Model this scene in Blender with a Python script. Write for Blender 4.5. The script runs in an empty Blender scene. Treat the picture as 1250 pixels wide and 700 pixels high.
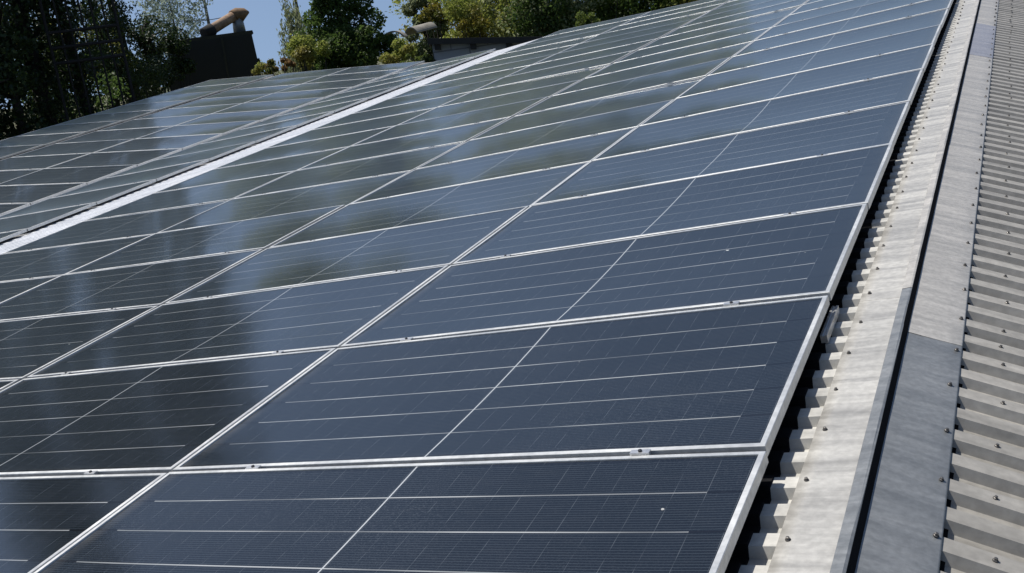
import bpy, bmesh, math, random
import numpy as np
from mathutils import Matrix, Vector, Quaternion
random.seed(7)
RNG = np.random.default_rng(11)
scene = bpy.context.scene
COL = scene.collection

# ------------------------------------------------------------------ camera, sky, sun, exposure
# The roof is laid out in "roof space": X up the near slope, Y along the ridge, Z square to the
# sheets. RS turns it into the world (Z up); the near slope falls 6 degrees, the ridge climbs 5.3.
ax, ay = math.radians(6.0), math.radians(5.3)
UP = Vector((math.sin(ax), math.sin(ay), math.cos(ax))).normalized()
EY = (Vector((0, 1, 0)) - UP * UP.y).normalized()
EX = EY.cross(UP)
R3 = Matrix((EX, EY, UP))
RS = R3.to_4x4()
CAM_R = Matrix(((0.8719621877885775, 0.411184208137194, -0.26572446264043176),
                (-0.11343359348183696, -0.35831368881325854, -0.9266844771975157),
                (-0.476250735366104, 0.8381759048001943, -0.2657938857002191)))
CAM_C = Vector((0.77553702, -2.4830085, 1.34165592))
FPX = 1251.01
cam = bpy.data.cameras.new('camera'); cam_o = bpy.data.objects.new('camera', cam); COL.objects.link(cam_o)
cam.sensor_width = 36.0; cam.lens = FPX / 1250 * 36.0
cam.clip_start = 0.05; cam.clip_end = 6000
rot = R3 @ CAM_R.transposed() @ Matrix(((1, 0, 0), (0, -1, 0), (0, 0, -1)))
cam_o.matrix_world = Matrix.Translation(R3 @ CAM_C) @ rot.to_4x4()
scene.camera = cam_o

SUN = (R3 @ Vector((-0.38, 0.14, 1.0))).normalized()
sun_el = math.asin(SUN.z); sun_az = math.atan2(SUN.x, SUN.y)
world = bpy.data.worlds.new('World'); scene.world = world; world.use_nodes = True
wn = world.node_tree.nodes; wl = world.node_tree.links; wn.clear()
sky = wn.new('ShaderNodeTexSky'); sky.sky_type = 'NISHITA'; sky.sun_disc = False
sky.sun_elevation = sun_el; sky.sun_rotation = sun_az
sky.air_density = 1.0; sky.dust_density = 0.7; sky.ozone_density = 0.6
tc = wn.new('ShaderNodeTexCoord'); mp = wn.new('ShaderNodeVectorMath'); mp.operation = 'MULTIPLY_ADD'
mp.inputs[1].default_value = (1, 1, 0.84); mp.inputs[2].default_value = (0, 0, 0.29)
nz = wn.new('ShaderNodeVectorMath'); nz.operation = 'NORMALIZE'
bg = wn.new('ShaderNodeBackground'); bg.inputs['Strength'].default_value = 0.10
out = wn.new('ShaderNodeOutputWorld')
wl.new(tc.outputs['Generated'], mp.inputs[0]); wl.new(mp.outputs[0], nz.inputs[0]); wl.new(nz.outputs[0], sky.inputs[0])
wl.new(sky.outputs[0], bg.inputs[0]); wl.new(bg.outputs[0], out.inputs[0])
sl = bpy.data.lights.new('sun', 'SUN'); sl.energy = 5.0; sl.angle = math.radians(0.53); sl.color = (1.0, 0.955, 0.89)
so = bpy.data.objects.new('sun', sl); COL.objects.link(so)
so.rotation_euler = (-SUN).to_track_quat('-Z', 'Y').to_euler(); so.location = SUN * 60

vs = scene.view_settings
vs.view_transform = 'Standard'; vs.look = 'None'; vs.gamma = 1.0; vs.exposure = 0.05; vs.use_curve_mapping = False
scene.cycles.max_bounces = 6; scene.cycles.transparent_max_bounces = 8

# ------------------------------------------------------------------ helpers
def at(px, py, d):
    """world point seen at photo pixel (1250x700) at horizontal distance d from the camera"""
    r = R3 @ (CAM_R.transposed() @ Vector(((px - 625) / FPX, (py - 350) / FPX, 1)))
    return R3 @ CAM_C + r * (d / math.hypot(r.x, r.y))

def tag(o, label=None, cat=None, group=None, kind=None):
    if label: o['label'] = label
    if cat: o['category'] = cat
    if group: o['group'] = group
    if kind: o['kind'] = kind
    return o

def link(name, me, mat=None, parent=None):
    o = bpy.data.objects.new(name, me); COL.objects.link(o)
    if mat is not None and me is not None and not me.materials: me.materials.append(mat)
    if parent is not None: o.parent = parent
    return o

def empty(name, mw, label, cat, group=None):
    o = bpy.data.objects.new(name, None); COL.objects.link(o); o.empty_display_size = 0.2
    o.matrix_world = mw
    return tag(o, label, cat, group)

class MB:
    def __init__(s): s.v = []; s.f = []
    def quadmesh(s, pts, faces):
        k = len(s.v); s.v += [tuple(p) for p in pts]; s.f += [tuple(i + k for i in f) for f in faces]
    def box(s, a, b, mtx=None):
        x0, y0, z0 = a; x1, y1, z1 = b
        P = [(x0,y0,z0),(x1,y0,z0),(x1,y1,z0),(x0,y1,z0),(x0,y0,z1),(x1,y0,z1),(x1,y1,z1),(x0,y1,z1)]
        if mtx is not None: P = [tuple(mtx @ Vector(p)) for p in P]
        s.quadmesh(P, [(0,3,2,1),(4,5,6,7),(0,1,5,4),(1,2,6,5),(2,3,7,6),(3,0,4,7)])
    def tube(s, pts, rad, n=10, cap=True):
        pts = [Vector(p) for p in pts]; k0 = len(s.v); prev = None
        for i, p in enumerate(pts):
            t = (pts[min(i+1, len(pts)-1)] - pts[max(i-1, 0)]).normalized()
            if prev is None:
                a = t.orthogonal().normalized()
            else:
                a = (prev - t * prev.dot(t)).normalized()
            prev = a; b = t.cross(a)
            r = rad[i] if hasattr(rad, '__len__') else rad
            for j in range(n):
                th = 2 * math.pi * j / n
                s.v.append(tuple(p + a * (r * math.cos(th)) + b * (r * math.sin(th))))
        for i in range(len(pts) - 1):
            for j in range(n):
                q = k0 + i * n; jj = (j + 1) % n
                s.f.append((q + j, q + jj, q + n + jj, q + n + j))
        if cap:
            s.f.append(tuple(k0 + j for j in range(n))[::-1])
            q = k0 + (len(pts) - 1) * n
            s.f.append(tuple(q + j for j in range(n)))
    def mesh(s, name, smooth=False):
        me = bpy.data.meshes.new(name); me.from_pydata(s.v, [], s.f); me.update()
        if smooth: me.polygons.foreach_set('use_smooth', [True] * len(me.polygons))
        return me
    def build(s, name, mat, parent=None, smooth=False):
        return link(name, s.mesh(name, smooth), mat, parent)

# ------------------------------------------------------------------ materials
def new_mat(name):
    m = bpy.data.materials.new(name); m.use_nodes = True
    nt = m.node_tree; b = nt.nodes['Principled BSDF']
    return m, nt, b

class NT:
    def __init__(s, nt): s.nt = nt
    def n(s, t, **kw):
        o = s.nt.nodes.new(t)
        for k, v in kw.items(): setattr(o, k, v)
        return o
    def l(s, a, b): s.nt.links.new(a, b)
    def m(s, op, a, b=None, c=None, clamp=False):
        o = s.nt.nodes.new('ShaderNodeMath'); o.operation = op; o.use_clamp = clamp
        for i, v in enumerate((a, b, c)):
            if v is None: continue
            if isinstance(v, (int, float)): o.inputs[i].default_value = v
            else: s.l(v, o.inputs[i])
        return o.outputs[0]
    def mix(s, f, a, b):
        o = s.nt.nodes.new('ShaderNodeMix'); o.data_type = 'RGBA'
        for sock, v in ((o.inputs[0], f), (o.inputs[6], a), (o.inputs[7], b)):
            if isinstance(v, (int, float)): sock.default_value = v
            elif isinstance(v, tuple): sock.default_value = (*v, 1)
            else: s.l(v, sock)
        return o.outputs[2]
    def noise(s, vec, scale, detail=4, rough=0.55, dist=0.0):
        o = s.nt.nodes.new('ShaderNodeTexNoise'); o.inputs['Scale'].default_value = scale
        o.inputs['Detail'].default_value = detail; o.inputs['Roughness'].default_value = rough
        o.inputs['Distortion'].default_value = dist
        if vec is not None: s.l(vec, o.inputs['Vector'])
        return o.outputs['Fac']
    def ramp(s, f, p0, p1, v0=0.0, v1=1.0):
        o = s.nt.nodes.new('ShaderNodeMapRange'); o.inputs[1].default_value = p0; o.inputs[2].default_value = p1
        o.inputs[3].default_value = v0; o.inputs[4].default_value = v1; s.l(f, o.inputs[0]); return o.outputs[0]
    def scaled(s, vec, sc):
        o = s.nt.nodes.new('ShaderNodeVectorMath'); o.operation = 'MULTIPLY'; o.inputs[1].default_value = sc
        s.l(vec, o.inputs[0]); return o.outputs[0]
    def bump(s, h, strength, dist):
        o = s.nt.nodes.new('ShaderNodeBump'); o.inputs['Strength'].default_value = strength
        o.inputs['Distance'].default_value = dist; s.l(h, o.inputs['Height']); return o.outputs['Normal']

def mottled(name, c1, c2, scale, rough=(0.4, 0.6), metallic=0.0, stretch=(1, 1, 1), bump=0.0, coord='Object', fine=True):
    m, nt, b = new_mat(name); N = NT(nt)
    t = N.n('ShaderNodeTexCoord').outputs[coord]
    v = N.scaled(t, stretch)
    a = N.ramp(N.noise(v, scale, 6, 0.6, 0.6), 0.3, 0.7)
    col = N.mix(a, c1, c2)
    if fine:
        g = N.ramp(N.noise(t, scale * 14, 3), 0.35, 0.7, 0.88, 1.1)
        mm = N.n('ShaderNodeMix', data_type='RGBA', blend_type='MULTIPLY'); mm.inputs[0].default_value = 1
        N.l(col, mm.inputs[6]); N.l(g, mm.inputs[7]); col = mm.outputs[2]
    N.l(col, b.inputs['Base Color'])
    N.l(N.ramp(a, 0, 1, *rough), b.inputs['Roughness'])
    b.inputs['Metallic'].default_value = metallic
    if bump: N.l(N.bump(N.noise(v, scale * 3, 5), bump, 0.004), b.inputs['Normal'])
    return m

def glass_material():
    """dark mono cells under textured glass; every line follows the panel's own object coordinates"""
    m, nt, b = new_mat('solar_glass'); N = NT(nt)
    tcn = N.n('ShaderNodeTexCoord'); sep = N.n('ShaderNodeSeparateXYZ'); N.l(tcn.outputs['Object'], sep.inputs[0])
    x, y = sep.outputs[0], sep.outputs[1]
    oi = N.n('ShaderNodeObjectInfo')
    xc = N.m('ABSOLUTE', N.m('SUBTRACT', x, 1.142))
    def near(v, pitch, half):       # 1 within half of a multiple of pitch
        fr = N.m('PINGPONG', v, pitch / 2)
        return N.m('LESS_THAN', fr, half)
    hc = N.m('SUBTRACT', xc, 0.008)
    yy = N.m('SUBTRACT', y, 0.018)
    inside = N.m('MULTIPLY', N.m('LESS_THAN', xc, 0.008 + 12.02 * 0.0925),
                 N.m('MULTIPLY', N.m('GREATER_THAN', yy, 0.02), N.m('LESS_THAN', yy, 1.078)))
    inner = N.m('LESS_THAN', xc, 0.008 + 11 * 0.0925)
    string = N.m('MULTIPLY', near(yy, 0.183, 0.0028), inside)
    sbright = N.m('MULTIPLY', string, inner)
    sdark = N.m('MULTIPLY', string, N.m('SUBTRACT', 1.0, inner))
    half = N.m('MULTIPLY', near(hc, 0.0925, 0.0009), N.m('LESS_THAN', xc, 0.008 + 12.02 * 0.0925))
    brk = N.ramp(N.noise(N.scaled(tcn.outputs['Object'], (3, 6, 1)), 2.2, 2), 0.40, 0.62)
    half = N.m('MULTIPLY', half, N.m('MULTIPLY_ADD', brk, 0.85, 0.12))
    centre = N.m('LESS_THAN', xc, 0.0030)
    glint_vec = N.n('ShaderNodeVectorMath', operation='ADD'); N.l(tcn.outputs['Object'], glint_vec.inputs[0])
    rc = N.n('ShaderNodeCombineXYZ'); N.l(N.m('MULTIPLY', oi.outputs['Random'], 53.0), rc.inputs[0]); N.l(rc.outputs[0], glint_vec.inputs[1])
    sbright = N.m('MULTIPLY', sbright, N.ramp(N.noise(N.scaled(glint_vec.outputs[0], (0.9, 4.0, 1)), 1.6, 2), 0.38, 0.62, 0.25, 1.0))  # noise breaks the string lines, painting short glints into their colour
    bus = N.m('MULTIPLY', near(yy, 0.01144, 0.0010), inside)
    # cells
    wn_ = N.n('ShaderNodeTexWhiteNoise'); wn_.noise_dimensions = '3D'
    cmb = N.n('ShaderNodeCombineXYZ')
    N.l(N.m('FLOOR', N.m('DIVIDE', N.m('SUBTRACT', x, 1.142), 0.0925)), cmb.inputs[0])
    N.l(N.m('FLOOR', N.m('DIVIDE', yy, 0.183)), cmb.inputs[1]); N.l(oi.outputs['Random'], cmb.inputs[2])
    N.l(cmb.outputs[0], wn_.inputs['Vector'])
    base = N.mix(wn_.outputs['Value'], (0.0022, 0.0040, 0.0072), (0.0040, 0.0062, 0.0105))
    glint_fine = N.ramp(N.noise(tcn.outputs['Object'], 420, 2, 0.7), 0.58, 0.78, 0, 0.6)  # fine sparkle of the glass, painted into the cell colour
    glint_coarse = N.m('MULTIPLY', N.ramp(N.noise(N.scaled(tcn.outputs['Object'], (1, 1.6, 1)), 165, 1, 0.5), 0.53, 0.68, 0, 1.0), N.ramp(N.noise(tcn.outputs['Object'], 0.9, 1), 0.40, 0.62, 0.2, 0.8))  # coarser glints, likewise put into the colour
    base = N.mix(glint_coarse, base, (0.036, 0.042, 0.050))
    base = N.mix(glint_fine, base, (0.050, 0.054, 0.066))
    col = N.mix(N.m('MULTIPLY', bus, 0.70), base, (0.044, 0.058, 0.072))
    col = N.mix(N.m('MULTIPLY', half, 0.62), col, (0.105, 0.12, 0.135))
    col = N.mix(sdark, col, (0.003, 0.003, 0.005))
    col = N.mix(N.m('MULTIPLY', sbright, 0.95), col, (0.37, 0.385, 0.385))
    col = N.mix(centre, col, (0.40, 0.42, 0.43))
    # dust film, smears and droppings sit at places of their own on each panel
    off = N.n('ShaderNodeVectorMath', operation='ADD'); N.l(tcn.outputs['Object'], off.inputs[0])
    sc = N.n('ShaderNodeCombineXYZ'); N.l(N.m('MULTIPLY', oi.outputs['Random'], 37.0), sc.inputs[0]); N.l(N.m('MULTIPLY', oi.outputs['Random'], 91.0), sc.inputs[1])
    N.l(sc.outputs[0], off.inputs[1]); wv = off.outputs[0]
    smear = N.ramp(N.noise(N.scaled(wv, (1.4, 5, 1)), 2.6, 5, 0.6, 1.2), 0.48, 0.80, 0, 1)
    fleck = N.ramp(N.noise(wv, 34, 1, 0.4), 0.825, 0.84)
    fleck = N.m('MULTIPLY', fleck, N.ramp(N.noise(wv, 1.3, 1), 0.55, 0.6))
    edge = N.m('ADD', N.ramp(y, 0.018, 0.06, 0.5, 0), N.m('MULTIPLY', N.ramp(x, 0.016, 0.085, 1, 0), N.ramp(N.noise(wv, 9, 4), 0.3, 0.7, 0.4, 4.5)))
    dust = N.m('MULTIPLY_ADD', smear, 0.010, 0.003)
    dust = N.m('ADD', dust, N.m('MULTIPLY', edge, 0.03))
    col = N.mix(dust, col, (0.42, 0.40, 0.36))
    col = N.mix(fleck, col, (0.72, 0.72, 0.68))
    N.l(col, b.inputs['Base Color'])
    N.l(N.m('ADD', N.m('MULTIPLY', smear, 0.07), 0.075), b.inputs['Roughness'])
    b.inputs['IOR'].default_value = 1.54
    b.inputs['Sheen Weight'].default_value = 1.0; b.inputs['Sheen Roughness'].default_value = 0.215; b.inputs['Sheen Tint'].default_value = (0.98, 0.98, 0.86, 1)
    hgt = N.noise(tcn.outputs['Object'], 260, 2, 0.6)
    N.l(N.bump(hgt, 0.06, 0.0015), b.inputs['Normal'])
    return m

M_GLASS = glass_material()
M_FRAME = mottled('frame_aluminium', (0.56, 0.57, 0.565), (0.68, 0.685, 0.67), 3.0, (0.34, 0.5), 0.55)
M_CLAMP = mottled('clamp_aluminium', (0.55, 0.56, 0.57), (0.72, 0.72, 0.72), 20.0, (0.3, 0.4), 0.8)
M_BOLT = mottled('dark_steel', (0.05, 0.05, 0.055), (0.12, 0.12, 0.12), 40, (0.3, 0.5), 0.8)
M_SCREW = mottled('zinc_screw', (0.11, 0.105, 0.10), (0.22, 0.21, 0.20), 60, (0.35, 0.55), 0.8)
M_WASHER = mottled('rubber_washer', (0.03, 0.03, 0.03), (0.07, 0.065, 0.06), 60, (0.7, 0.9))
M_SHEET = mottled('weathered_sheet', (0.26, 0.246, 0.218), (0.40, 0.382, 0.345), 2.4, (0.45, 0.62), 0.15, (0.35, 4.5, 1), 0.05)
M_SHEET_L = mottled('pale_sheet', (0.42, 0.41, 0.375), (0.58, 0.565, 0.52), 2.4, (0.40, 0.6), 0.15, (0.4, 4.5, 1), 0.05)
M_FLASH = mottled('galvanised_flashing', (0.33, 0.32, 0.298), (0.54, 0.53, 0.495), 3.2, (0.34, 0.55), 0.25, (0.45, 4.5, 1), 0.35)
M_FLASH_G = mottled('grey_flashing', (0.165, 0.175, 0.180), (0.28, 0.29, 0.295), 4.0, (0.34, 0.5), 0.35, (0.5, 3.5, 1), 0.2)
M_FLASH_W = mottled('warm_flashing', (0.36, 0.345, 0.315), (0.50, 0.48, 0.445), 4.0, (0.36, 0.55), 0.25, (0.45, 4.0, 1), 0.3)
M_FLASH_B = mottled('bluish_flashing', (0.26, 0.265, 0.30), (0.35, 0.355, 0.385), 4.0, (0.36, 0.55), 0.25, (0.45, 4.0, 1), 0.3)
M_PALE = mottled('pale_strip_sheet', (0.58, 0.60, 0.63), (0.80, 0.81, 0.83), 1.6, (0.35, 0.5), 0.1, (0.5, 3, 1), 0.1)
M_SHADE = mottled('shade_black', (0.006, 0.006, 0.007), (0.014, 0.014, 0.015), 12, (0.85, 0.95))  # near-black for the strips that paint shade in the roof gaps
M_SHADE.node_tree.nodes['Principled BSDF'].inputs['Specular IOR Level'].default_value = 0.08
M_WALL = mottled('shed_wall', (0.30, 0.30, 0.28), (0.40, 0.39, 0.36), 1.5, (0.7, 0.9))

# ------------------------------------------------------------------ ground
def ground():
    m, nt, b = new_mat('meadow'); N = NT(nt)
    t = N.n('ShaderNodeTexCoord').outputs['Object']
    a = N.ramp(N.noise(t, 0.15, 6), 0.35, 0.65)
    c = N.mix(a, (0.045, 0.065, 0.018), (0.11, 0.095, 0.045))
    N.l(c, b.inputs['Base Color']); b.inputs['Roughness'].default_value = 0.95
    mb = MB(); n = 24; S = 2500.0
    for i in range(n + 1):
        for j in range(n + 1):
            u = (i / n * 2 - 1); v = (j / n * 2 - 1)
            X = math.copysign(abs(u) ** 2.2, u) * S; Y = math.copysign(abs(v) ** 2.2, v) * S
            z = 0.0 if math.hypot(X, Y) < 90 else (math.sin(X * .011) + math.cos(Y * .013)) * 0.8 - 1.2
            mb.v.append((X, Y, GZ + z))
    for i in range(n):
        for j in range(n):
            q = i * (n + 1) + j; mb.f.append((q, q + n + 1, q + n + 2, q + 1))
    tag(mb.build('ground', m, None, True), kind='structure')
GZ = -4.2
ground()

# ------------------------------------------------------------------ the shed: roof sheets, flashing, walls
PU = [0.0, 2.296, 4.608, 6.920, 9.21, 10.58, 12.864, 13.19]     # distance down the slope
PN = [0.0, 0.0, 0.019, 0.095, 0.198, 0.208, 0.290, 0.300]      # height of the panel tops there
DELTA = math.radians(8.1)
def pn(u): return float(np.interp(u, PU, PN))
V0, V1 = -4.62, 21.4
RIB = 0.1386; DEEP = 0.029; CREST = -0.100
V_RIB = -0.322
shed = empty('shed', RS, 'long farm shed whose corrugated metal roof carries all the solar panels', 'shed')

def rib_profile(v0, v1, phase):
    """(v, depth) points of a trapezoid sheet; the crest's near edge lies at phase"""
    pts = []; k0 = math.floor((v0 - phase) / RIB)
    k = k0
    while phase + k * RIB < v1:
        a = phase + k * RIB
        pts += [(a - 0.014, -DEEP), (a, 0.0), (a + 0.058, 0.0), (a + 0.072, -DEEP)]
        k += 1
    return pts

def corrugated(stations, phase, v0=V0, v1=V1):
    """stations: (X, Z, nx, nz) crest line points down a slope in roof space"""
    prof = rib_profile(v0, v1, phase); mb = MB(); n = len(prof)
    for (X, Z, nx, nz_) in stations:
        for (v, d) in prof: mb.v.append((X + nx * d, v, Z + nz_ * d))
    for i in range(len(stations) - 1):
        for j in range(n - 1):
            q = i * n + j; mb.f.append((q, q + 1, q + n + 1, q + n))
    return mb

# near slope, down to the change of pitch, then the flatter lower slope
st = [(0.20, CREST, 0, 1)] + [(-u, pn(u) + CREST, 0, 1) for u in (0.6, 2.296, 4.608, 6.92, 9.21)]
near_roof = corrugated(st, V_RIB).build('roof_sheet', M_SHEET_L, shed)
st = [(-9.215, pn(9.21) - 0.018, 0, 1), (-10.5, pn(10.58) - 0.062, 0, 1), (-12.9, pn(12.864) - 0.066, 0, 1), (-13.25, pn(13.19) - 0.07, 0, 1)]
corrugated(st, V_RIB + 0.003, V0, 19.98).build('roof_sheet', M_PALE, shed)
def p2(s, h=0.0):      # point on the lower slope: s metres past the fold, h above the panel tops
    return (-(13.19 + s * math.cos(DELTA)) + h * math.sin(DELTA) * 1.0, 0.300 + s * math.sin(DELTA) + h * math.cos(DELTA))
st = [(*p2(s, CREST), math.sin(DELTA), math.cos(DELTA)) for s in (-0.3, 4, 7.45)]
corrugated(st, V_RIB).build('roof_sheet', M_SHEET, shed)
# far side of the ridge
BETA = math.radians(23.3)
QX, QZ = 0.262, -0.094
def rp(s, h=0.0): return (QX + s * math.cos(BETA) + h * math.sin(BETA), QZ - s * math.sin(BETA) + h * math.cos(BETA))
st = [(*rp(s, -0.004), math.sin(BETA), math.cos(BETA)) for s in (0.03, 0.6, 2.5, 6.0)]
corrugated(st, -0.227).build('roof_sheet', M_SHEET, shed)

# black strip over the ribs, painting the shade under the panels' upper edge
fo = corrugated([(-0.34, CREST + .006, 0, 1), (-0.006, CREST + .006, 0, 1), (-0.004, CREST + .001, 0, 1)], V_RIB + .0012, V0 + .05, V1 - .05)
fo.build('shade_strip', M_SHADE, shed)
# ridge flashing, in lengths lapped end to end
def strip(points, v0, v1, lift=0.0, nseg=24):
    mb = MB(); k = len(points)
    for i in range(nseg + 1):
        v = v0 + (v1 - v0) * i / nseg
        for j, (X, Z) in enumerate(points):
            w = 0.0012 * math.sin(v * 22.7 + j) + 0.0008 * math.sin(v * 9.1 + 2 * j)
            mb.v.append((X, v, Z + lift + (w if 0 < j < k - 1 else 0)))
    for i in range(nseg):
        for j in range(k - 1):
            q = i * k + j; mb.f.append((q, q + 1, q + k + 1, q + k))
    return mb
FL = [V0, 1.30, 4.4, 7.5, 10.6, 13.7, 16.8, V1]
screw_head = None
def screw_meshes():
    w = MB(); w.tube([(0, 0, 0), (0, 0, 0.0025), (0, 0, 0.0035)], [0.0105, 0.0105, 0.007], 14)
    h = MB(); h.tube([(0, 0, 0.0035), (0, 0, 0.0050), (0, 0, 0.0115), (0, 0, 0.0125)], [0.0085, 0.0068, 0.0068, 0.0045], 6)
    a = w.mesh('screw'); a.materials.append(M_WASHER); b = h.mesh('screw_head'); b.materials.append(M_SCREW)
    return a, b
SCW, SCH = screw_meshes()
screws_made = {'n': 0}
def screw(parent, X, v, Z, nx, nz_):
    """washer with a hex head on it, standing square to the sheet"""
    o = link('screw', SCW, None, parent)
    q = Vector((0, 0, 1)).rotation_difference(Vector((nx + random.uniform(-.06, .06), random.uniform(-.06, .06), nz_)).normalized())
    o.matrix_local = Matrix.Translation((X, v, Z)) @ q.to_matrix().to_4x4() @ Matrix.Rotation(random.random() * 6, 4, 'Z') @ Matrix.Scale(random.uniform(.62, .72), 4)
    return o
def screw_with_head(parent, X, v, Z, nx, nz_, heads):
    o = screw(parent, X, v, Z, nx, nz_)
    heads.append(o.matrix_local.copy())

FZ = CREST + 0.004
for i in range(len(FL) - 1):
    a, b = FL[i], FL[i + 1]
    # left wing up to the lip, lip, right wing
    lp = strip([(0.066, FZ - 0.006), (0.067, FZ), (0.11, FZ), (0.17, FZ), (0.222, FZ)], a, b, 0.0006 * (i % 2), int((b - a) * 8))
    left = lp.build('ridge_flashing', M_FLASH, shed, True)
    lm = M_FLASH_G if i == 0 else M_FLASH_W
    lip = strip([(0.2215, FZ + 0.001), (0.2235, FZ + 0.028), (0.226, FZ + 0.032), (0.254, FZ + 0.035), (0.2600, FZ + 0.032), (0.2625, QZ - 0.004)], a + 0.002, b, 0.0008 * (i % 2), int((b - a) * 5))
    lip.build('ridge_lip', lm, shed)
    sl2 = MB(); sl2.box((0.2160, a + .003, FZ + 0.0008), (0.2212, b, FZ + 0.0035)); sl2.build('sealant', M_WASHER, shed)
RFL = [(V0, 0.98, M_FLASH_G), (0.96, 3.6, M_FLASH_W), (3.58, 6.62, M_FLASH_W), (6.6, 8.35, M_FLASH_B), (8.33, 11.4, M_FLASH_W), (11.38, 14.5, M_FLASH_W), (14.48, 18.0, M_FLASH_W), (17.98, V1, M_FLASH_W)]
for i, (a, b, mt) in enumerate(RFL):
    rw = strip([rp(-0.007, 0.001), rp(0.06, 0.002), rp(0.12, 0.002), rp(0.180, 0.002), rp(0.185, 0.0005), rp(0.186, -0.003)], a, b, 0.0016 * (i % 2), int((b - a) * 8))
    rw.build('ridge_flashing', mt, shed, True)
    bw = strip([(0.2597, FZ + 0.0305), rp(0.0025, 0.0085), rp(0.0065, 0.0032)], a + .004, b, 0.0016 * (i % 2), int((b - a) * 3)); bw.build('ridge_shade', M_SHADE, shed)  # black strip standing in for the lip's shadow on the right wing

# short mounting rails whose ends stick out beside the panels' upper edge
for va, vb, xo in ((0.92, 1.20, -0.018),):
    m = MB(); x1 = 0.026 + xo; zt_ = CREST + 0.036
    m.box((x1 - .024, va, CREST + .007), (x1, vb, zt_ - .004)); m.box((x1 - .024, va, zt_ - .0038), (x1 - .016, vb, zt_)); m.box((x1 - .008, va, zt_ - .0038), (x1, vb, zt_))
    m.build('mounting_rail', M_CLAMP, shed)
# black comb in the troughs, painting the shade under the right wing
prof_ = rib_profile(V0 + .05, V1 - .05, -0.227); fm = MB()
for s__ in (0.10, 0.201, 0.2035):
    for (v, d) in prof_:
        dd = (-0.009 if d == 0 else d + (.0035 if s__ < .202 else -.002)); X, Z = rp(s__, -0.004 + dd); fm.v.append((X, v, Z))
for i in range(2):
    for j in range(len(prof_) - 1):
        q = i * len(prof_) + j; fm.f.append((q, q + 1, q + len(prof_) + 1, q + len(prof_)))
fm.build('shade_strip', M_SHADE, shed)
# screws: one row on each wing, two rows on the far slope; heads join their washers
def add_screw(X, v, Z, nx, nz_):
    o = screw(shed, X, v, Z, nx, nz_)
    h = link('screw_head', SCH, None, o)
spots = []
k = 0; v = V_RIB + 0.03
while v < 20.5:
    spots.append((0.094 + random.uniform(-.006, .006), v + random.uniform(-.012, .012), FZ + 0.001, 0, 1)); v += 2 * RIB * random.choice((1, 1, 1, 1))
v = -0.227 + 0.03 - 2 * RIB
nxr, nzr = math.sin(BETA), math.cos(BETA)
while v < 20.5:
    X, Z = rp(0.165 + random.uniform(-.006, .006), 0.0035); spots.append((X, v + random.uniform(-.012, .012), Z, nxr, nzr)); v += 2 * RIB
v = -0.227 + 0.03 - 2 * RIB
while v < 20.5:
    X, Z = rp(0.315 + random.uniform(-.012, .012), -0.004); spots.append((X, v, Z, nxr, nzr)); v += 2 * RIB if random.random() < .75 else 1 * RIB
spots.sort(key=lambda s: s[1])
for s_ in spots[:99]: add_screw(*s_)
far = MB()
for (X, v, Z, nx, nz_) in spots[99:]:
    far.tube([(X, v, Z), (X + nx * .003, v, Z + nz_ * .003), (X + nx * .012, v, Z + nz_ * .012)], [0.0105, 0.0085, 0.006], 6)
tag(far.build('screw', M_SCREW, shed), kind='stuff')

# walls under the roof, so that the shed stands on its ground
def wall_prism():
    inv = RS.inverted()
    def gp(X, v):     # ground point straight below a roof point
        w = RS @ Vector((X, v, 0)); return inv @ Vector((w.x, w.y, GZ - 0.3))
    prof = [rp(5.8, -0.06)] + [(0.24, -0.14)] + [(-u, pn(u) - 0.16) for u in (4.6, 9.2, 13.0)] + [p2(7.2, -0.17)]
    mb = MB()
    va, vb = V0 + 0.25, V1 - 0.25
    ring = []
    for v in (va, vb):
        top = [Vector((X, v, Z)) for X, Z in prof]
        bot = [gp(prof[0][0], v), gp(prof[-1][0], v)]
        ring.append((top, bot))
    n = len(prof)
    for v_i in (0, 1):
        top, bot = ring[v_i]; k = len(mb.v)
        mb.v += [tuple(p) for p in top] + [tuple(bot[1]), tuple(bot[0])]
        f = tuple(range(k, k + n + 2)); mb.f.append(f if v_i else f[::-1])
    k2 = n + 2
    mb.f.append((0, n + 1, k2 + n + 1, k2)); mb.f.append((n - 1, k2 + n - 1, k2 + n, n))
    return mb
wall_prism().build('wall', M_WALL, shed)

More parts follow.
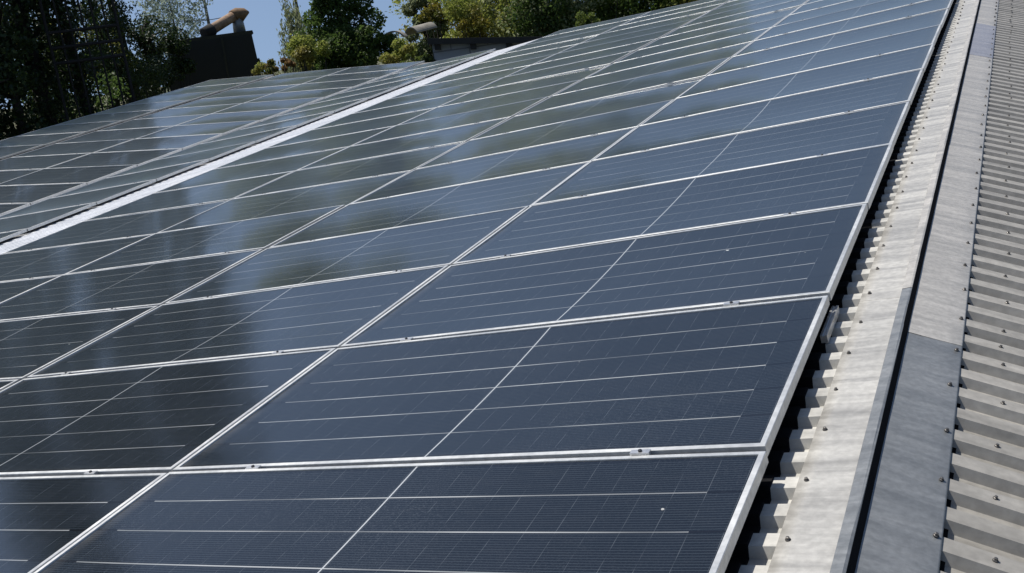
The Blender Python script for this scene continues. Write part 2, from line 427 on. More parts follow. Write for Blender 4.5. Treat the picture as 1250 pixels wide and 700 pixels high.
# ------------------------------------------------------------------ solar panels
L, Wd = 2.284, 1.134
def frame_mesh():
    mb = MB(); lip, h, t = 0.017, 0.035, 0.0
    ch = 0.0015
    # four mitred bars with a small chamfer on the outer top edge
    def ring(o, z): return [(o, o, z), (L - o, o, z), (L - o, Wd - o, z), (o, Wd - o, z)]
    rings = [ring(0, -h), ring(0, -ch), ring(ch, 0), ring(lip, 0), ring(lip + .001, -0.0045), ring(lip + .001, -h)]
    for r in rings: mb.v += r
    for i in range(len(rings) - 1):
        for j in range(4):
            jj = (j + 1) % 4
            mb.f.append((i*4 + j, i*4 + jj, i*4 + 4 + jj, i*4 + 4 + j))
    i = len(rings) - 1
    for j in range(4):
        jj = (j + 1) % 4; mb.f.append((i*4 + j, i*4 + jj, jj, j))
    me = mb.mesh('frame'); me.materials.append(M_FRAME); return me
def glass_mesh(sag, twist):
    mb = MB(); nx, ny = 16, 10; o = 0.0165
    for i in range(nx + 1):
        for j in range(ny + 1):
            a, b = i / nx, j / ny
            X = o + (L - 2*o) * a; Y = o + (Wd - 2*o) * b
            z = -0.0032 - sag * (4*b*(1-b)) * (0.35 + 0.65 * (4*a*(1-a)) ** .5) + twist * (a - .5) * (b - .5) * 4 * 0 \
                + 0.0006 * math.sin(a * 9 + twist * 900) * (4*b*(1-b))
            mb.v.append((X, Y, z))
    for i in range(nx):
        for j in range(ny):
            q = i * (ny + 1) + j; mb.f.append((q, q + ny + 1, q + ny + 2, q + 1))
    # closed underside, white backsheet side
    me = mb.mesh('glass', True); me.materials.append(M_GLASS); return me
def clamp_meshes():
    c = MB(); c.box((-0.03, -0.021, 0.0004), (0.03, 0.0005, 0.0036)); c.box((-0.03, -0.0195, -0.034), (0.03, -0.0015, 0.0002))
    b = MB(); b.tube([(0, -0.0105, 0.0036), (0, -0.0105, 0.0080), (0, -0.0105, 0.0092)], [0.0062, 0.0062, 0.0048], 10)
    cm = c.mesh('clamp'); cm.materials.append(M_CLAMP); bm_ = b.mesh('bolt'); bm_.materials.append(M_BOLT); return cm, bm_
FRAME = frame_mesh()
GLASS = [glass_mesh(s, t) for s, t in ((0.0075, .001), (0.0098, .004), (0.0060, .007), (0.0085, .011), (0.0110, .015))]
CLAMP, BOLT = clamp_meshes()
ORD = ['nearest', 'second', 'third', 'fourth', 'fifth', 'sixth', 'seventh', 'eighth', 'ninth', 'tenth', 'eleventh', 'twelfth',
       'thirteenth', 'fourteenth', 'fifteenth', 'sixteenth', 'seventeenth', 'eighteenth', 'nineteenth', 'twentieth', 'twenty-first']
def panel(X, v, Z, slope, label, group, clamps=True, tip=0.0):
    """X, Z: lower left corner of the panel's top; slope: its tilt against roof space about the ridge line"""
    loc = RS @ Matrix.Translation((X, v + 0.0105, Z)) @ Matrix.Rotation(-slope, 4, 'Y') \
        @ Matrix.Rotation(tip + random.gauss(0, 0.0013), 4, 'X') @ Matrix.Rotation(random.gauss(0, 0.0016), 4, 'Y')
    t = empty('solar_panel', loc, label, 'solar panel', group)
    link('frame', FRAME, None, t); g = link('glass', random.choice(GLASS), None, t)
    if clamps:
        for xx in (0.40 + random.uniform(-.05, .05), 1.88 + random.uniform(-.05, .05)):
            c = link('clamp', CLAMP, None, t); c.location = (xx, 0, 0)
            b = link('bolt', BOLT, None, c)
    return t
RP = 1.155
cols = [(0.007, 'beside the ridge flashing', -1, 18), (2.302, 'in the second column below the ridge', -1, 18),
        (4.630, 'just left of the dark gap', 0, 18), (6.926, 'along the pale bare strip', 1, 18)]
for u0, where, r0, r1 in cols:
    ua, ub = u0, u0 + L
    za, zb = pn(ua), pn(ub); sl_ = math.atan2(za - zb, L)
    for n_, r in enumerate(range(r0, r1)):
        step = (0.006 * ((r * 7) % 3 - 1)) if u0 < 1 else 0.0
        panel(-ub + step * 0.5, r * RP, zb, sl_, 'dark solar panel %s, %s row from the camera' % (where, ORD[n_]), 'solar panels on the main roof slope')
ua, ub = 10.58, 10.58 + L
sl_ = math.atan2(pn(ua) - pn(ub), L)
for n_ in range(14):
    panel(-ub, 6.06 - 2 * RP + n_ * RP, pn(ub), sl_, 'grey solar panel just beyond the pale bare strip, %s row from the camera' % ORD[n_], 'solar panels beyond the pale strip')
for s0, where, r0 in ((0.0, 'first column past the roof fold', -1), (2.296, 'second column past the roof fold', 1), (4.90, 'outermost column at the roof edge', 2)):
    Xb, Zb = p2(s0 + L)
    for n_, r in enumerate(range(r0, 11)):
        panel(Xb, 8.254 + r * RP, Zb, -DELTA, 'grey solar panel in the %s, %s row from the camera' % (where, ORD[n_]), 'solar panels on the flatter lower roof', True, math.radians(0.15))

# ------------------------------------------------------------------ trees and other greenery
def leaf_mat(name, c1, c2, c3=None, trans=0.55):
    m, nt, b = new_mat(name); N = NT(nt)
    g = N.n('ShaderNodeNewGeometry'); r = g.outputs['Random Per Island']
    col = N.mix(r, c1, c2)
    if c3: col = N.mix(N.ramp(N.noise(N.n('ShaderNodeTexCoord').outputs['Object'], 0.55, 2), 0.48, 0.66), col, c3)
    N.l(col, b.inputs['Base Color']); b.inputs['Roughness'].default_value = 0.5; b.inputs['Specular IOR Level'].default_value = 0.35
    t = N.n('ShaderNodeBsdfTranslucent'); N.l(col, t.inputs['Color'])
    mx = N.n('ShaderNodeMixShader'); mx.inputs[0].default_value = trans
    N.l(b.outputs[0], mx.inputs[1]); N.l(t.outputs[0], mx.inputs[2]); N.l(mx.outputs[0], nt.nodes['Material Output'].inputs[0])
    return m
ML_DARK = leaf_mat('leaf_dark', (0.040, 0.080, 0.018), (0.110, 0.165, 0.040))
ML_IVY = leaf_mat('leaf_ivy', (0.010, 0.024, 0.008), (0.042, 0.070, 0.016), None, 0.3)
ML_MID = leaf_mat('leaf_mid', (0.17, 0.22, 0.042), (0.34, 0.37, 0.09), (0.28, 0.25, 0.07))
ML_YEL = leaf_mat('leaf_yellow', (0.13, 0.14, 0.025), (0.28, 0.22, 0.03), (0.10, 0.12, 0.03))
ML_GRY = leaf_mat('leaf_grey', (0.16, 0.20, 0.10), (0.32, 0.35, 0.19))
ML_SIL = leaf_mat('leaf_silver', (0.16, 0.21, 0.16), (0.34, 0.40, 0.33))
ML_LIME = leaf_mat('leaf_lime', (0.08, 0.13, 0.025), (0.18, 0.22, 0.05))
ML_RED = leaf_mat('leaf_red', (0.16, 0.12, 0.04), (0.30, 0.17, 0.08), (0.10, 0.13, 0.03))
M_BARK = mottled('bark', (0.016, 0.013, 0.010), (0.038, 0.031, 0.024), 4.0, (0.85, 0.95), 0, (1, 1, .25), 0.6)
M_BARK_P = mottled('pale_bark', (0.10, 0.09, 0.07), (0.18, 0.165, 0.14), 4.0, (0.85, 0.95), 0, (1, 1, .25), 0.5)

def leaves(name, pos, size, mat, parent=None, lean=None, aspect=0.55, kind=None):
    """one mesh of many small rhombus leaves, folded a little along the midrib"""
    n = len(pos); pos = np.asarray(pos, float)
    d = RNG.normal(size=(n, 3)); 
    if lean is not None: d = d * 0.55 + np.asarray(lean)
    d /= np.linalg.norm(d, axis=1)[:, None]
    e = RNG.normal(size=(n, 3)); e -= d * (e * d).sum(1)[:, None]; e /= np.linalg.norm(e, axis=1)[:, None]
    nn = np.cross(d, e)
    s = (size * RNG.uniform(0.55, 1.3, n))[:, None]
    V = np.stack([pos - d * s * .5, pos + e * s * aspect * .5 + nn * s * .08, pos + d * s * .5, pos - e * s * aspect * .5 + nn * s * .08], 1).reshape(-1, 3)
    me = bpy.data.meshes.new(name); me.vertices.add(4 * n); me.loops.add(4 * n); me.polygons.add(n)
    me.vertices.foreach_set('co', V.ravel()); me.loops.foreach_set('vertex_index', np.arange(4 * n, dtype=np.int32))
    me.polygons.foreach_set('loop_start', np.arange(0, 4 * n, 4, dtype=np.int32)); me.update(calc_edges=True)
    o = link(name, me, mat, parent)
    if kind: tag(o, kind=kind)
    return o

def blobs(centers, radii, per, squash=0.8, shell=0.55):
    """points in a set of loose clumps, denser towards each clump's skin"""
    out_ = []
    for c, r, k in zip(centers, radii, per):
        v = RNG.normal(size=(k, 3)); v /= np.linalg.norm(v, axis=1)[:, None]
        rad = r * (shell + (1 - shell) * RNG.random(k)) ** 0.8 * np.where(RNG.random(k) < .12, RNG.uniform(1.0, 1.25, k), 1) * RNG.uniform(.5, 1, k) ** .35
        v = v * rad[:, None]; v[:, 2] *= squash
        out_.append(v + c)
    return np.concatenate(out_)

def tree(name, label, base, height, crown_r, mat, leaf=0.16, n=9000, clumps=26, crown_low=0.25, cat='tree', group=None, bark=None, trunk_r=0.16, spread=1.0, squash=0.8):
    """tapered trunk with limbs to loose leaf clumps; base is on the ground"""
    base = Vector((base.x, base.y, GZ - 0.05))
    t = empty(name, Matrix.Translation(base), label, cat, group)
    tr = MB(); bark = bark or M_BARK
    bend = Vector((random.uniform(-.3, .3), random.uniform(-.3, .3), 0)) * crown_r * .3
    def axis(f): return Vector((0, 0, height * f)) + bend * math.sin(f * 2.5)
    tr.tube([axis(f) for f in (0, .15, .35, .6, .85, .97)], [trunk_r * 1.25, trunk_r, trunk_r * .8, trunk_r * .55, trunk_r * .28, .02], 8)
    cs = []; rs = []
    for i in range(clumps):
        f = crown_low + (1 - crown_low) * ((i + random.random()) / clumps) ** .9
        prof = math.sin(math.pi * min(1, (f - crown_low) / (1 - crown_low) * .86 + .14)) ** .6
        th = i * 2.4 + random.uniform(-.5, .5); rr = crown_r * prof * random.uniform(.25, .85) * spread
        c = axis(f) + Vector((math.cos(th) * rr, math.sin(th) * rr, random.uniform(-.2, .2)))
        cs.append(np.array(c)); rs.append(crown_r * random.uniform(.26, .46) * (0.6 + .4 * prof))
        a = axis(max(.1, f - .16)); m_ = (a + c) / 2 + Vector((0, 0, -.1))
        tr.tube([a, m_, c], [trunk_r * .35 * (1 - f * .6), trunk_r * .22 * (1 - f * .6), .012], 5)
    tr.build('trunk', bark, t, True)
    w = np.array(rs) ** 2; per = np.maximum(30, (w / w.sum() * n).astype(int))
    leaves('crown', blobs(cs, rs, per, squash), leaf, mat, t)
    return t

def bush(name, label, c, rx, rz, mat, leaf=0.12, n=2500, clumps=9, cat='bush', group=None, depth=None):
    base = Vector((c.x, c.y, c.z))
    t = empty(name, Matrix.Translation(base), label, cat, group)
    right = Vector((cam_o.matrix_world.col[0][0], cam_o.matrix_world.col[0][1], 0)).normalized(); fw = Vector((-right.y, right.x, 0))
    cs = []; rs = []
    for i in range(clumps):
        p = right * random.uniform(-1, 1) * rx * .75 + fw * random.uniform(-1, 1) * (depth or rx) * .6 + Vector((0, 0, random.uniform(-.5, .7) * rz))
        cs.append(np.array(p)); rs.append(min(rx, rz) * random.uniform(.35, .6))
    st_ = MB()
    for c_ in cs[:6]:
        st_.tube([(c_[0] * .3, c_[1] * .3, GZ - c.z), (c_[0] * .6, c_[1] * .6, (GZ - c.z) * .3 + c_[2] * .3), tuple(c_)], [.05, .035, .01], 5)
    st_.build('stem', M_BARK, t, True)
    leaves('foliage', blobs(cs, rs, [n // clumps] * clumps, .85), leaf, mat, t)
    return t

# --- far right to middle: the row of trees beyond the shed
TR = [(518, 20, 47, .75, -40, ML_GRY, 'grey green tree behind the golden bush'),
      (566, 20, 50, 2.2, -145, ML_MID, 'olive green tree rising behind the flat dark roof, left of its neighbours'),
      (612, 20, 47, 2.1, -170, ML_MID, 'mid green tree behind the middle of the flat dark roof'),
      (652, 20, 44, 2.0, -150, ML_GRY, 'grey green tree behind the right end of the flat dark roof'),
      (700, 20, 49, 2.2, -180, ML_DARK, 'dark green tree behind the small bright shrub'),
      (748, 10, 47, 2.2, -160, ML_DARK, 'dark green tree just right of the small bright shrub'),
      (800, 0, 50, 2.2, -165, ML_DARK, 'dark green tree near the right end of the tree row'),
      (846, 0, 46, 1.8, -160, ML_MID, 'olive green tree at the right end of the tree row')]
for px, py, d, cr, top, mt, lab in TR:
    p = at(px, py, d); h = at(px, top, d).z - GZ
    tree('tree', lab, p, h, cr * 1.5, mt, 0.17, 17000, 46, 0.22, group='trees in a row beyond the shed', trunk_r=.2)
# the same row seen further right, above the picture
# low dark growth closing the gaps between their trunks
for px, d, mt, lab, py in ((590, 43, ML_MID, 'olive undergrowth low behind the flat dark roof', 30), (655, 42, ML_DARK, 'dark undergrowth at the right end of the flat dark roof', 30), (720, 44, ML_DARK, 'dark undergrowth around the small bright shrub', 22), (785, 45, ML_DARK, 'dark undergrowth along the far roof edge', 8), (845, 45, ML_MID, 'olive undergrowth at the right end of the tree row', -4)):
    bush('undergrowth', lab, at(px, py, d), 1.7, 1.6, mt, .14, 5200, 14, 'undergrowth', 'undergrowth below the tree row', 1.0)
bush('shrub', 'small bright green shrub at the far roof edge', at(715, 26, 34), .52, .30, ML_LIME, .07, 1500, 9, 'shrub')
bush('golden_bush', 'golden yellow bush beside the arched old roof', at(533, 22, 45), .85, .6, ML_YEL, .12, 1800, 10)
bush('golden_bush', 'yellow flecked bush behind the flat dark roof', at(582, 38, 42), .8, .55, ML_YEL, .11, 1300, 9)

# --- the big dark tree in the middle, and what grows round it
p = at(420, 60, 39)
tree('broad_tree', 'big dark leafy tree standing alone against the sky', p, at(420, -105, 39).z - GZ, 1.55, ML_DARK, .15, 26000, 56, .22, trunk_r=.22, squash=.9)
bush('undergrowth', 'dark undergrowth at the foot of the big tree', at(425, 62, 38), 1.35, .9, ML_DARK, .14, 6500, 16, 'undergrowth', 'undergrowth below the tree row', 1.0)
bush('bush', 'green bush left of the big dark tree', at(378, 66, 36.5), .75, .62, ML_MID, .11, 3600, 12)
bush('bush', 'low reddish green bush beside the dark tank', at(340, 80, 36), .60, .26, ML_RED, .09, 1500, 9)
bush('bush', 'low green bush right behind the dark tank', at(326, 86, 37), .5, .3, ML_MID, .09, 1100, 8)
bush('bush', 'leafy bush between the big tree and the block wall', at(492, 66, 36), .9, .5, ML_MID, .10, 3200, 12)
bush('bush', 'green bush under the arched old roof', at(470, 60, 38), .7, .55, ML_DARK, .11, 2600, 10)
bush('ivy', 'ivy climbing the left end of the block wall', at(524, 66, 33.2), .34, .48, ML_IVY, .07, 1500, 9, 'ivy')
bush('ivy', 'ivy spilling onto the roof edge below the arched old roof', at(505, 74, 34), .6, .25, ML_LIME, .07, 1300, 9, 'ivy')

def feathery(name, label, base_px, d, tip_px, mat, n_stems, spread, leaf=.10, per=140, cat='tree'):
    b = at(*base_px, d); top = at(*tip_px, d); b = Vector((b.x, b.y, GZ))
    t = empty(name, Matrix.Translation(b), label, cat); H = top.z - GZ
    right = Vector((cam_o.matrix_world.col[0][0], cam_o.matrix_world.col[0][1], 0)).normalized(); fw = Vector((-right.y, right.x, 0))
    lean = right * ((top - b).dot(right)) 
    tr = MB(); P = []; D = []
    for i in range(n_stems):
        a = random.uniform(-1, 1); q = random.uniform(-1, 1); h = H * random.uniform(.55, 1.0) * (1 - .25 * abs(a))
        end = lean * (h / H) + right * a * spread + fw * q * spread * .7 + Vector((0, 0, h))
        mid = end * .5 + right * (-a) * spread * .22
        pts = [Vector((0, 0, 0)) + right * a * .15, mid * .6, mid * 1.1 + end * .12, end]
        tr.tube(pts, [.05, .035, .02, .006], 5)
        for k in range(per):
            f = .3 + .7 * random.random() ** .8
            s_ = f * 3; j = min(2, int(s_)); pp = pts[j].lerp(pts[j + 1], s_ - j)
            w = .16 * (1.25 - f) + .03
            P.append(pp + Vector((random.gauss(0, w), random.gauss(0, w), random.gauss(0, w)))); D.append((end - mid).normalized() + Vector((0, 0, .3)))
    tr.build('trunk', M_BARK_P, t, True)
    leaves('crown', [tuple(x) for x in P], leaf, mat, t, lean=[tuple(x) for x in D], aspect=.3)
    return t
for px, cr_, lab in ((258, 6.6, 'tall far off tree with a high crown above the dark tank'), (370, 7.0, 'tall far off tree, high crown above the gap left of the big tree'), (424, 6.2, 'tall far off tree with a high crown above the big dark tree')):
    tree('tall_tree', lab, at(px, 40, 118), at(px, -172, 118).z - GZ, cr_, ML_MID, .42, 15000, 46, .62, trunk_r=.22, bark=M_BARK_P, squash=.7)
feathery('feathery_tree', 'feathery grey green tree against the sky, left of the big dark tree', (362, 85), 43, (350, -22), ML_GRY, 60, 1.15, .19, 260)
t_ = tree('pale_tree', 'pale silvery leaved tree behind the dark tank', at(214, 60, 64), at(208, -70, 64).z - GZ, 2.8, ML_SIL, .18, 8500, 36, .35, bark=M_BARK_P, trunk_r=.1)

# --- the dark ivy trees on the left
def ivy_tree(label, px, d, r, top_py, dens=5000, low=-1.0):
    p = at(px, 110, d); top = at(px, top_py, d); b = Vector((p.x, p.y, GZ)); H = top.z - GZ
    t = empty('ivy_tree', Matrix.Translation(b), label, 'tree', 'ivy clad trees at the left')
    tr = MB(); w = Vector((random.uniform(-.15, .15), random.uniform(-.15, .15), 0))
    ax_ = [Vector((0, 0, H * f)) + w * math.sin(f * 5) for f in (0, .2, .4, .6, .8, 1)]
    tr.tube(ax_, [r, r * .9, r * .75, r * .6, r * .4, .03], 10)
    P = []
    for k in range(dens):
        f = random.random(); s_ = f * 5; j = min(4, int(s_)); a = ax_[j].lerp(ax_[j + 1], s_ - j)
        th = random.random() * 6.283; bulge = 1 + .6 * math.sin(f * 23 + px) * math.sin(f * 9 + px * .3)
        rr = r * .9 + abs(random.gauss(0, .19)) * bulge
        P.append(a + Vector((math.cos(th) * rr, math.sin(th) * rr, 0)))
    cs = []; rs = []
    for k in range(17):
        f = random.uniform(.45, 1.0); th = random.random() * 6.283; rr = random.uniform(.4, 1.3)
        a = Vector((0, 0, H * f)); c = a + Vector((math.cos(th) * rr, math.sin(th) * rr, .2)); cs.append(np.array(c)); rs.append(random.uniform(.4, .75))
        tr.tube([a - Vector((0, 0, .5)), (a + c) / 2, c], [r * .3, r * .2, .015], 5)
    tr.build('trunk', M_BARK, t, True)
    cr = leaves('crown', np.concatenate([np.array([tuple(x) for x in P]), blobs(cs, rs, [190] * 17, .9)]), .145, ML_IVY, t)
    return t
IV = [(-148, 31.5, .22, -240, 'ivy clad tree outside the picture, third beyond its left edge'), (-66, 32.5, .24, -225, 'ivy clad tree outside the picture, behind the one at its left edge'), (-230, 32, .24, -330, 'ivy clad tree outside the picture, farthest to the left'),
      (-190, 30, .24, -330, 'ivy clad tree outside the picture, second beyond its left edge'), (-95, 31, .25, -250, 'ivy clad tree just outside the left edge of the picture'),
      (-35, 30, .22, -235, 'ivy clad tree at the very left edge of the picture'), (16, 31, .16, -215, 'slim ivy clad tree, leftmost of the dark group'), (46, 32, .30, -235, 'thick ivy clad trunk, second from the left edge'),
      (72, 34, .10, -200, 'thin dark trunk behind the thick ivy trunks'), (96, 32, .20, -215, 'ivy clad tree left of the metal lattice'),
      (135, 44, .16, -150, 'slim ivy clad tree right behind the metal lattice'), (160, 46, .32, -140, 'ivy clad tree right of the metal lattice'), (186, 48, .30, 30, 'ivy clad tree beside the dark tank, rightmost of the group')]
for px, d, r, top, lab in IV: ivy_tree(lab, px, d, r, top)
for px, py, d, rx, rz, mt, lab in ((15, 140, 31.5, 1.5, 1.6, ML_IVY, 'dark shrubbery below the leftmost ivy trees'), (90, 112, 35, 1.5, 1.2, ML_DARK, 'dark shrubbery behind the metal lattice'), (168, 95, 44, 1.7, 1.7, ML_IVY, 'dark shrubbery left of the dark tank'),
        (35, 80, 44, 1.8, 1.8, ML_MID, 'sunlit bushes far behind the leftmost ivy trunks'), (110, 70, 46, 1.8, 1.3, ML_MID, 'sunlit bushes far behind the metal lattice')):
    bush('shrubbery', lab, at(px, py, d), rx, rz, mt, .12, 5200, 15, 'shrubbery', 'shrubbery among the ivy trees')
M_IRON = mottled('rusty_iron', (0.008, 0.008, 0.008), (0.02, 0.017, 0.015), 6, (0.6, 0.9), .3)
def lattice():
    t = empty('metal_lattice', Matrix.Translation(Vector((at(100, 110, 30.6).x, at(100, 110, 30.6).y, GZ))), 'dark metal lattice frame standing among the ivy trunks', 'lattice')
    o = t.matrix_world.translation
    a, b = at(60, 50, 30.6), at(146, 42, 30.6); d = Vector((b.x - a.x, b.y - a.y, 0))
    zs = [at(100, py, 30.6).z for py in (36, 55, 74, -10)]
    for z in zs:
        m = MB(); m.tube([Vector((a.x, a.y, z)) - o, Vector((a.x, a.y, z)) + d - o], .045, 6); m.build('bar', M_IRON, t)
    for f in (0, .18, .34, .52, .68, .84, 1):
        m = MB(); q = Vector((a.x, a.y, 0)) + d * f; m.tube([Vector((q.x, q.y, GZ)) - o, Vector((q.x, q.y, zs[3] + .3)) - o], .025 if f not in (0, 1) else .04, 6); m.build('post', M_IRON, t)
lattice()

# --- dark tank with the flue pipe on it
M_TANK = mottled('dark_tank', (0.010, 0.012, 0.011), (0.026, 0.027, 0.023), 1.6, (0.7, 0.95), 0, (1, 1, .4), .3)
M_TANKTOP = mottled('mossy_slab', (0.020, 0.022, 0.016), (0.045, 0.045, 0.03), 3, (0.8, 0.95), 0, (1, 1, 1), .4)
KT = 54.0 / 34.0
def tank():
    d = 54.0
    bl, br, tl, tr_ = at(200, 106, d), at(313, 90, d), at(212, 55, d), at(299.5, 41, d)
    c = (bl + br) / 2; t = empty('tank', Matrix.Translation(Vector((c.x, c.y, GZ))), 'dark concrete tank with a seam down its side, behind the roof edge', 'tank')
    o = t.matrix_world.translation; right = Vector((br.x - bl.x, br.y - bl.y, 0)).normalized(); fw = Vector((-right.y, right.x, 0))
    zt = (tl.z + tr_.z) / 2; hw_t = 1.28 * KT; ct = (tl + tr_) / 2; sh = (ct - c).dot(right)
    m = MB()
    def ring(z, hw, dep, s): return [tuple(right * (s + a * hw) + fw * b * dep + Vector((0, 0, z - GZ))) for a, b in ((-1, 0), (1, 0), (1, 1), (-1, 1))]
    r0 = ring(GZ, 1.68 * KT, 2.6 * KT, 0); r1 = ring(zt, hw_t, 2.2 * KT, sh)
    m.quadmesh(r0 + r1, [(0, 1, 5, 4), (1, 2, 6, 5), (2, 3, 7, 6), (3, 0, 4, 7), (4, 5, 6, 7)])
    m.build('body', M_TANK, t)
    s = MB()
    for f in (.28,):
        a = right * (1.68 * KT * f) - fw * .012; b = right * (sh + hw_t * f) - fw * .012 + Vector((0, 0, zt - GZ))
        s.tube([a, b], .035 * KT, 6)
    s.build('seam', M_TANKTOP, t)
    l = MB(); q = ring(zt, hw_t + .06 * KT, 2.3 * KT, sh); q2 = ring(zt + .10 * KT, hw_t + .04 * KT, 2.3 * KT, sh)
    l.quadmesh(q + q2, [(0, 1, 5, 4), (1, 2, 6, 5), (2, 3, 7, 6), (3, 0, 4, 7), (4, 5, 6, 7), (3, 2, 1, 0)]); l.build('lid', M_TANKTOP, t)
    return t, right, fw, zt
tank_o, t_r, t_f, t_z = tank()
M_CLAY = mottled('weathered_clay', (0.20, 0.115, 0.065), (0.42, 0.29, 0.19), 5, (0.7, 0.9), 0, (1, 1, 1), .3)
M_RUST = mottled('ochre_rust', (0.14, 0.08, 0.04), (0.27, 0.165, 0.085), 6, (0.75, 0.9), 0, (1, 1, 1), .4)
M_SOOT = mottled('soot', (0.008, 0.008, 0.008), (0.02, 0.018, 0.016), 8, (0.85, 0.95))
M_GALV = mottled('flue_metal', (0.20, 0.21, 0.20), (0.34, 0.35, 0.34), 5, (0.4, 0.6), .5)
def flue():
    d = 55.4
    b = at(294, 46, d); b.z = t_z + .10 * KT; e = at(296.5, 20, d); e.x, e.y = b.x, b.y
    end = at(251, 41, d - 1.2)
    t = empty('flue_pipe', Matrix.Translation(b), 'rusty flue pipe with a slanting arm and thick elbow on the dark tank', 'pipe')
    o = b
    m = MB(); m.tube([Vector((0, 0, -.02)), e - o], [.20 * KT, .165 * KT], 14); m.build('upright', M_GALV, t, True)
    ctr = e - o + Vector((0, 0, .08 * KT)); dr = (end - o - ctr).normalized()
    m = MB(); m.tube([ctr - dr * .1 * KT, ctr.lerp(end - o, .5), end - o], [.155 * KT, .16 * KT, .165 * KT], 16); m.build('arm', M_CLAY, t, True)
    S = lambda *v: [x * KT for x in v]
    m = MB(); m.tube([ctr + dr * .17 * KT, ctr + dr * .15 * KT, ctr + t_r * .02, ctr + (t_r * .20 - Vector((0, 0, .03))) * KT, ctr + (t_r * .29 - Vector((0, 0, .10))) * KT, ctr + (t_r * .30 - Vector((0, 0, .11))) * KT], S(.16, .20, .205, .205, .185, .15), 16); m.build('elbow', M_RUST, t, True)
    m = MB(); en = end - o; m.tube([en - dr * .30 * KT, en - dr * .28 * KT, en + dr * .06 * KT, en + dr * .07 * KT], S(.17, .20, .20, .15), 16); m.build('end_cap', M_SOOT, t, True)
    return ctr + o
elbow = flue()
m = MB(); a = at(214, 26, 55.0); cz = [a.lerp(elbow, f) - Vector((0, 0, .12 * math.sin(math.pi * f))) for f in (0, .2, .4, .6, .8, 1)]
m.tube([p - a for p in cz], .018, 5)
c_ = m.build('cable', M_SOOT); c_.location = a; tag(c_, 'thin dark cable strung to the elbow of the flue pipe', 'cable')
bush('ivy', 'dark ivy over the left side of the tank', at(203, 62, 52.5), 1.05, 1.5, ML_IVY, .14, 4600, 14, 'ivy', depth=.35)
bush('ivy', 'dark ivy creeping along the foot of the tank', at(216, 90, 52.3), .95, .75, ML_IVY, .14, 2600, 10, 'ivy', depth=.3)
bush('ivy', 'ivy tuft hanging at the lower right corner of the tank', at(313, 84, 54.3), .25, .66, ML_IVY, .11, 600, 7, 'ivy', depth=.2)

# --- block outbuilding with a flat dark roof
M_BLOCK, nt, b_ = new_mat('grey_blocks'); N = NT(nt)
tcb = N.n('ShaderNodeTexCoord'); br_ = N.n('ShaderNodeTexBrick'); N.l(tcb.outputs['Generated'], br_.inputs['Vector'])
mpn = N.n('ShaderNodeCombineXYZ'); sp_ = N.n('ShaderNodeSeparateXYZ'); N.l(tcb.outputs['Object'], sp_.inputs[0])
N.l(sp_.outputs[0], mpn.inputs[0]); N.l(sp_.outputs[2], mpn.inputs[1]); N.l(mpn.outputs[0], br_.inputs['Vector'])
br_.inputs['Scale'].default_value = 1.0; br_.inputs['Brick Width'].default_value = 1.15; br_.inputs['Row Height'].default_value = .52; br_.inputs['Mortar Size'].default_value = .022
br_.inputs['Color1'].default_value = (.30, .32, .36, 1); br_.inputs['Color2'].default_value = (.36, .38, .42, 1); br_.inputs['Mortar'].default_value = (.15, .16, .19, 1)
N.l(N.mix(N.ramp(N.noise(tcb.outputs['Object'], 3, 5), .3, .8, 0, .4), br_.outputs['Color'], (.20, .21, .23)), b_.inputs['Base Color']); b_.inputs['Roughness'].default_value = .9
M_SLAB = mottled('tarred_slab', (0.018, 0.018, 0.018), (0.04, 0.038, 0.034), 2.5, (0.8, 0.95))
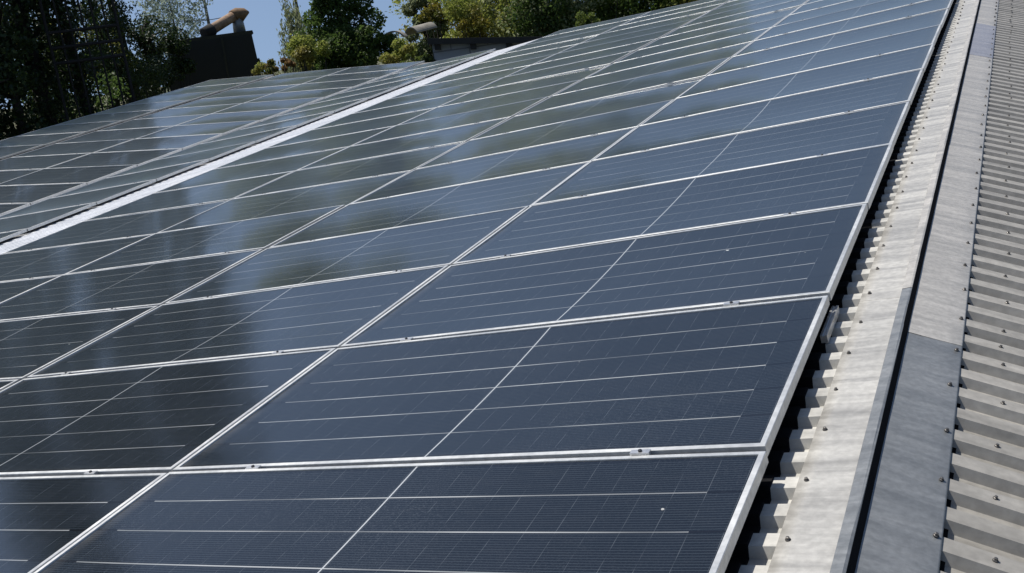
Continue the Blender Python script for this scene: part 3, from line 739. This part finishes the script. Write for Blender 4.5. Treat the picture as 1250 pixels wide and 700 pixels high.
def outbuilding():
    d0 = 33.0
    a, b = at(528, 60, d0), at(690, 44, d0 - .3); r = Vector((b.x - a.x, b.y - a.y, 0)); Lb = r.length; r.normalize()
    f = (at(528, 60, d0 + 1) - at(528, 60, d0)); f.z = 0; f.normalize()
    zl, zr = at(528, 54.5, d0).z - GZ, at(690, 52, d0 - .3).z - GZ      # the roof falls a little to the right
    mw = Matrix(((r.x, f.x, 0, a.x), (r.y, f.y, 0, a.y), (0, 0, 1, GZ), (0, 0, 0, 1)))
    t = empty('outbuilding', Matrix.Translation((a.x, a.y, GZ)), 'low grey block outbuilding with a flat dark overhanging roof', 'outbuilding')
    sk = Matrix(((r.x, f.x, 0, 0), (r.y, f.y, 0, 0), (0, 0, 1, 0), (0, 0, 0, 1))) 
    def block(x0, x1, y0, y1, lo, hi):
        z = lambda x: zl + (zr - zl) * x / Lb
        P = [(x0, y0, lo(z(x0))), (x1, y0, lo(z(x1))), (x1, y1, lo(z(x1))), (x0, y1, lo(z(x0))), (x0, y0, hi(z(x0))), (x1, y0, hi(z(x1))), (x1, y1, hi(z(x1))), (x0, y1, hi(z(x0)))]
        return P
    F6 = [(0,3,2,1),(4,5,6,7),(0,1,5,4),(1,2,6,5),(2,3,7,6),(3,0,4,7)]
    def add(name, P, mat):
        m = MB(); m.quadmesh(P, F6); o = m.build(name, mat, t); o.matrix_local = sk
    add('wall', block(0, Lb, 0, 2.2, lambda z: 0, lambda z: z), M_BLOCK)
    add('roof', block(-.10, Lb + .3, -.34, 2.4, lambda z: z + .002, lambda z: z + .19), M_SLAB)
    for x in (.18, 1.28, 2.4, 3.3):
        add('beam_end', block(x - .09, x + .09, -.26, .05, lambda z: z - .17, lambda z: z - .001), M_SLAB)
outbuilding()

# --- arched old roof shells
M_SHELL = mottled('old_cement_sheet', (0.17, 0.16, 0.135), (0.32, 0.30, 0.265), 3, (0.8, 0.95), 0, (1, 1, 1), .4)
def arch(label, c, radius, length, dirv, a0, a1):
    t = Matrix.Translation(c); dv = Vector(dirv).normalized(); sd = Vector((0, 0, 1)).cross(dv).normalized(); up_ = dv.cross(sd)
    m = MB(); n = 14; th = .05
    for (R_, z0) in ((radius, 0), (radius - th, 0)):
        for k in range(n + 1):
            an = a0 + (a1 - a0) * k / n
            for l_ in (0, length):
                m.v.append(tuple(sd * math.cos(an) * R_ + up_ * math.sin(an) * R_ + dv * l_))
    s_ = 2 * (n + 1)
    for k in range(n):
        q = 2 * k
        m.f += [(q, q + 1, q + 3, q + 2), (s_ + q, s_ + q + 2, s_ + q + 3, s_ + q + 1), (q, q + 2, s_ + q + 2, s_ + q), (q + 1, s_ + q + 1, s_ + q + 3, q + 3)]
    m.f += [(0, s_, s_ + 1, 1), (2 * n, 2 * n + 1, s_ + 2 * n + 1, s_ + 2 * n)]
    o = m.build('arched_roof', M_SHELL); o.matrix_world = t
    tag(o, label, 'old roof', 'broken arched roof shells among the trees')
fwd = (at(500, 40, 50) - at(500, 40, 40)); fwd.z = 0; rgt = Vector((fwd.y, -fwd.x, 0)).normalized()
arch('broken arched roof shell, the lower one half buried in leaves', at(481, 56, 40.5), .55, .45, fwd.normalized() * .9 + rgt * .3, .35, 2.6)
arch('broken pale arched roof shell, the upper one beside the golden bush', at(503, 46, 41.5), .40, 1.15, rgt * .75 + fwd.normalized() * .75 + Vector((0, 0, .10)), .25, 2.75)
